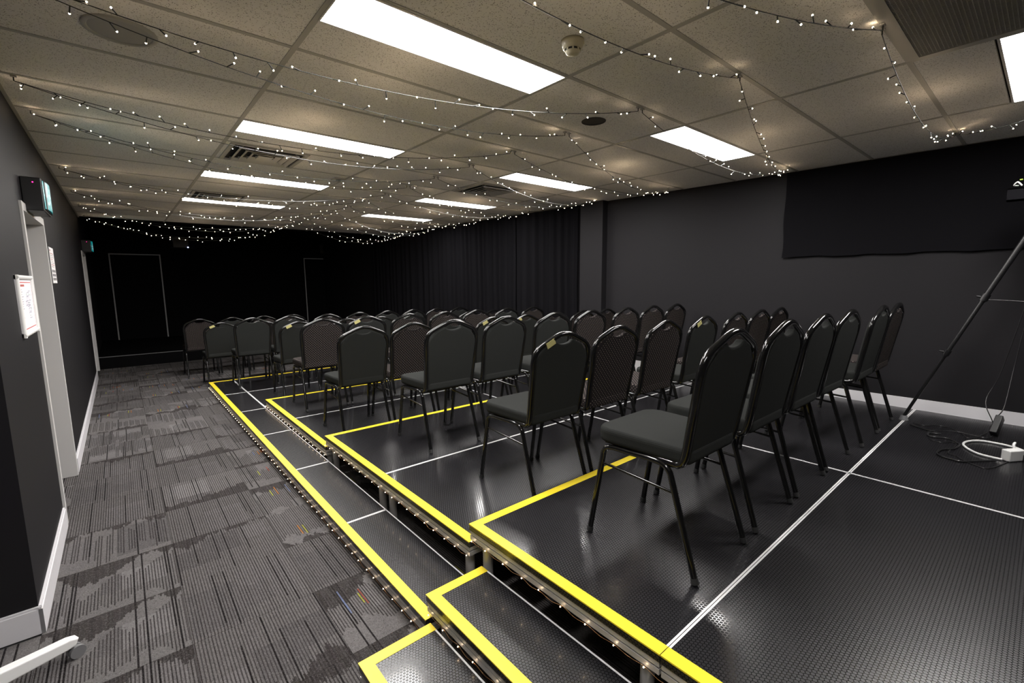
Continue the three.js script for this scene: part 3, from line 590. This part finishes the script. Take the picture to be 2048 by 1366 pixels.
// ------------------------------------------------------------------ tripod, camera and cables on the top tier
const D4 = TOP[4] + 0.0012;
{
  const ap = v3(4.05, 1.93, 2.275), foot = [v3(4.05, D4, 1.692), v3(4.44, D4, 2.60), v3(3.55, D4, 2.60)];
  const o = thing('video_tripod', 'tall black camera tripod on the top tier by the right wall', 'tripod', [ap.x, D4, ap.z]);
  const lo = p => p.clone().sub(v3(ap.x, D4, ap.z));
  foot.forEach((f, i) => {
    const A = lo(f).add(v3(0, 0.035, 0)), B = lo(ap), at = t => A.clone().lerp(B, t);
    const leg = mesh('leg', [rod(A, at(0.36), 0.011), rod(at(0.34), at(0.64), 0.014), rod(at(0.62), B, 0.0175)], M.blackPlastic, o);
    mesh('clamp', [rod(at(0.345), at(0.372), 0.021), rod(at(0.625), at(0.655), 0.024)], M.blackPlastic, leg);
    for (const t of [0.36, 0.64]) { const p = at(t), d = lo(f).setY(0).normalize(); mesh('lever', rod(p, p.clone().addScaledVector(d, 0.045).add(v3(0, 0.008, 0)), 0.009, 0.006, 8), M.blackPlastic, leg); }
    const fg = new THREE.CylinderGeometry(0.02, 0.032, 0.035, 14); fg.translate(lo(f).x, 0.0175, lo(f).z); mesh('foot', fg, M.grey, leg);
    if (i === 0) mesh('maker_label', (() => { const g = rod(at(0.80), at(0.95), 0.0180, 0.0180, 12); return g; })(), M.blackPlastic, leg);
    mesh('spreader_arm', rod(at(0.63), v3(0, at(0.63).y - 0.01, 0), 0.004, 0.004, 6), M.blackPlastic, o);
  });
  mesh('bowl', new THREE.CylinderGeometry(0.045, 0.055, 0.08, 20).translate(0, ap.y - D4 + 0.01, 0), M.blackPlastic, o);
  mesh('fluid_head', rbox(-0.04, 0.04, ap.y - D4 + 0.05, ap.y - D4 + 0.115, -0.05, 0.05, 0.008), M.blackPlastic, o);
  const c = thing('video_camera', 'black video camera on the tall tripod with white strap loop', 'camera', [ap.x, ap.y + 0.118, ap.z]);
  mesh('body', rbox(-0.045, 0.045, 0, 0.1, -0.08, 0.13, 0.012), M.blackPlastic, c);
  const hood = box(-0.042, 0.042, -0.085, -0.005, -0.185, -0.08); mesh('lens_hood', [box(-0.042, -0.036, 0.005, 0.085, -0.165, -0.08), box(0.036, 0.042, 0.005, 0.085, -0.165, -0.08), box(-0.042, 0.042, 0.079, 0.085, -0.165, -0.08), box(-0.042, 0.042, 0.005, 0.011, -0.165, -0.08)], M.drape, c);
  mesh('lens', rod([0, 0.045, -0.08], [0, 0.045, -0.13], 0.03, 0.03, 20), M.blackPlastic, c);
  mesh('handle', tube([[0, 0.1, 0.1], [0, 0.145, 0.08], [0, 0.15, -0.04], [0, 0.12, -0.09]], 0.011, 8, 24), M.blackPlastic, c);
  mesh('strap_loop', tube([[-0.035, 0.10, -0.10], [-0.04, 0.125, -0.122], [-0.02, 0.108, -0.138], [0.0, 0.105, -0.118]], 0.0045, 7, 24), M.whitePlastic, c, 'white loop');
  mesh('marker_tag', rbox(-0.03, 0.0, 0.138, 0.144, -0.115, -0.10, 0.002), std(lin(0.45, 0.75, 0.06), 0.5), c, 'lime green tag');
}
const deckPt = (u, v, r) => { const p = onPlane(u, v, 1, D4 + r); return [p.x, p.y, p.z]; };
function cable(name, px, r, m, label, extra = []) {
  const pts = px.map(([u, v, up = 0]) => { const p = deckPt(u, v, r); p[1] += up; return p; }).concat(extra);
  return tag(mesh(name, tube(pts, r, 7, pts.length * 8), m), label, 'cable');
}
cable('power_cable', [[1826, 846], [1850, 851], [1875, 851], [1900, 856], [1925, 868], [1935, 877, 0.004], [1960, 874, 0.008], [1985, 858, 0.03]], 0.0035, M.cable, 'thin black cable running from the tripod foot towards the white skirting', [[4.42, 0.56, 2.12], [4.45, 0.80, 2.18], [4.25, 1.45, 2.28]]);
cable('coiled_cable', [[1820, 849], [1845, 857], [1870, 864], [1880, 868], [1860, 866], [1856, 870], [1868, 874], [1895, 877], [1915, 886], [1919, 890], [1908, 897], [1884, 899], [1874, 905], [1882, 912], [1905, 919], [1925, 923], [1960, 922], [1992, 921]], 0.006, M.cable, 'black cable lying in loops on the deck before the white charger');
cable('looped_cable', [[1857, 876], [1866, 881], [1885, 885], [1905, 884], [1912, 890], [1896, 905], [1912, 912], [1930, 922], [1950, 930], [1972, 937], [1995, 932], [2030, 917]], 0.003, M.cable, 'thinnest black cable looping under the other cables to the plugs');
cable('adapter_lead', [[1856, 870, 0.006], [1858, 865, 0.006], [1880, 863, 0.006], [1915, 866, 0.009], [1950, 873, 0.006], [1975, 877, 0.004], [1990, 871, 0.01]], 0.0035, M.cable, 'black lead running to the leaning adapter brick');
cable('white_cable', [[2046, 905, 0.012], [2030, 897, 0.006], [2000, 888], [1965, 882], [1940, 882], [1927, 887], [1932, 895], [1955, 907], [1985, 915], [2004, 919]], 0.0075, M.whitePlastic, 'thick white cable in a long loop beside the white charger');
{
  const p = onPlane(2022, 921, 1, D4), o = thing('charger_block', 'white square charger block lying among cables on the deck', 'charger', [p.x + 0.01, D4, p.z]);
  o.rotation.y = -0.55;
  mesh('body', rbox(-0.058, 0.058, 0.001, 0.072, -0.02, 0.03, 0.008, 3), M.whitePlastic, o); mesh('plug_lead', tube([[0.03, 0.06, -0.01], [0.035, 0.09, -0.02], [0.06, 0.098, -0.03], [0.09, 0.07, -0.05]], 0.007, 8, 24), M.whitePlastic, o);
  const q = onPlane(2036, 935, 1, D4), b = thing('plug_cluster', 'cluster of black and white plugs beside the charger block', 'plug', [q.x + 0.06, D4, q.z + 0.10]); b.rotation.y = 0.5;
  mesh('black_plug', rbox(-0.05, 0.0, 0.001, 0.035, -0.02, 0.02, 0.008), M.blackPlastic, b); mesh('white_plug', rbox(0.0, 0.045, 0.002, 0.04, -0.018, 0.02, 0.009), M.whitePlastic, b); mesh('socket_strip', rbox(0.045, 0.16, 0.001, 0.045, -0.03, 0.03, 0.008), M.blackPlastic, b);
  const a0 = onPlane(1985, 876, 1, D4), ad = thing('power_adapter', 'black adapter brick propped up near the white skirting', 'adapter', [a0.x, D4, a0.z]);
  const g = rbox(-0.03, 0.03, 0, 0.15, -0.02, 0.02, 0.005); g.rotateX(0.0); g.rotateZ(-0.75); g.rotateY(-0.2); g.translate(0.02, 0.024, 0); mesh('body', g, M.blackPlastic, ad);
  mesh('lead', tube([[0.12, 0.125, 0], [0.22, 0.2, 0.03], [0.33, 0.5, 0.05], [0.30, 0.9, 0.08]], 0.0035, 6, 30), M.cable, ad);
}

// ------------------------------------------------------------------ swivel stool at the wall corner
{
  const hub = [-1.35, 0, 0.06], o = thing('swivel_stool', 'white five star swivel stool base on casters at the wall corner', 'chair', hub);
  const tipA = Math.atan2(-0.114 - hub[2], -0.986 - hub[0]);
  for (let k = 0; k < 5; k++) {
    const a = tipA + k * Math.PI * 2 / 5, s = new THREE.Shape();
    s.moveTo(0.02, 0.075); s.lineTo(0.37, 0.062); s.lineTo(0.394, 0.066); s.lineTo(0.401, 0.082); s.lineTo(0.38, 0.09); s.quadraticCurveTo(0.2, 0.108, 0.02, 0.135); s.lineTo(0.02, 0.075);
    const g = new THREE.ExtrudeGeometry(s, { depth: 0.03, bevelEnabled: true, bevelThickness: 0.006, bevelSize: 0.006, bevelSegments: 3 }); g.translate(0, 0, -0.015); g.rotateY(-a);
    const leg = mesh('base_leg', g, M.whitePlastic, o);
    const cg = [0, 1].map(i => { const c = new THREE.CylinderGeometry(0.026, 0.026, 0.016, 22); c.rotateX(Math.PI / 2); c.translate(0.401, 0.0265, i ? 0.012 : -0.012); c.rotateY(-a); return c; });
    mesh('caster_wheel', cg, M.grey, leg); const st = rod([0.394, 0.03, 0], [0.394, 0.068, 0], 0.007, 0.009); st.rotateY(-a); mesh('caster_stem', st, M.whitePlastic, leg);
  }
  mesh('hub', new THREE.CylinderGeometry(0.035, 0.045, 0.09, 20).translate(0, 0.11, 0), M.whitePlastic, o); mesh('gas_column', new THREE.CylinderGeometry(0.018, 0.018, 0.3, 16).translate(0, 0.28, 0), M.grey, o);
  mesh('seat', new THREE.SphereGeometry(0.19, 24, 12).scale(1, 0.16, 1).translate(-0.06, 0.45, 0.02), M.purple, o, 'purple upholstered seat');
}
renderer.render(scene, camera);
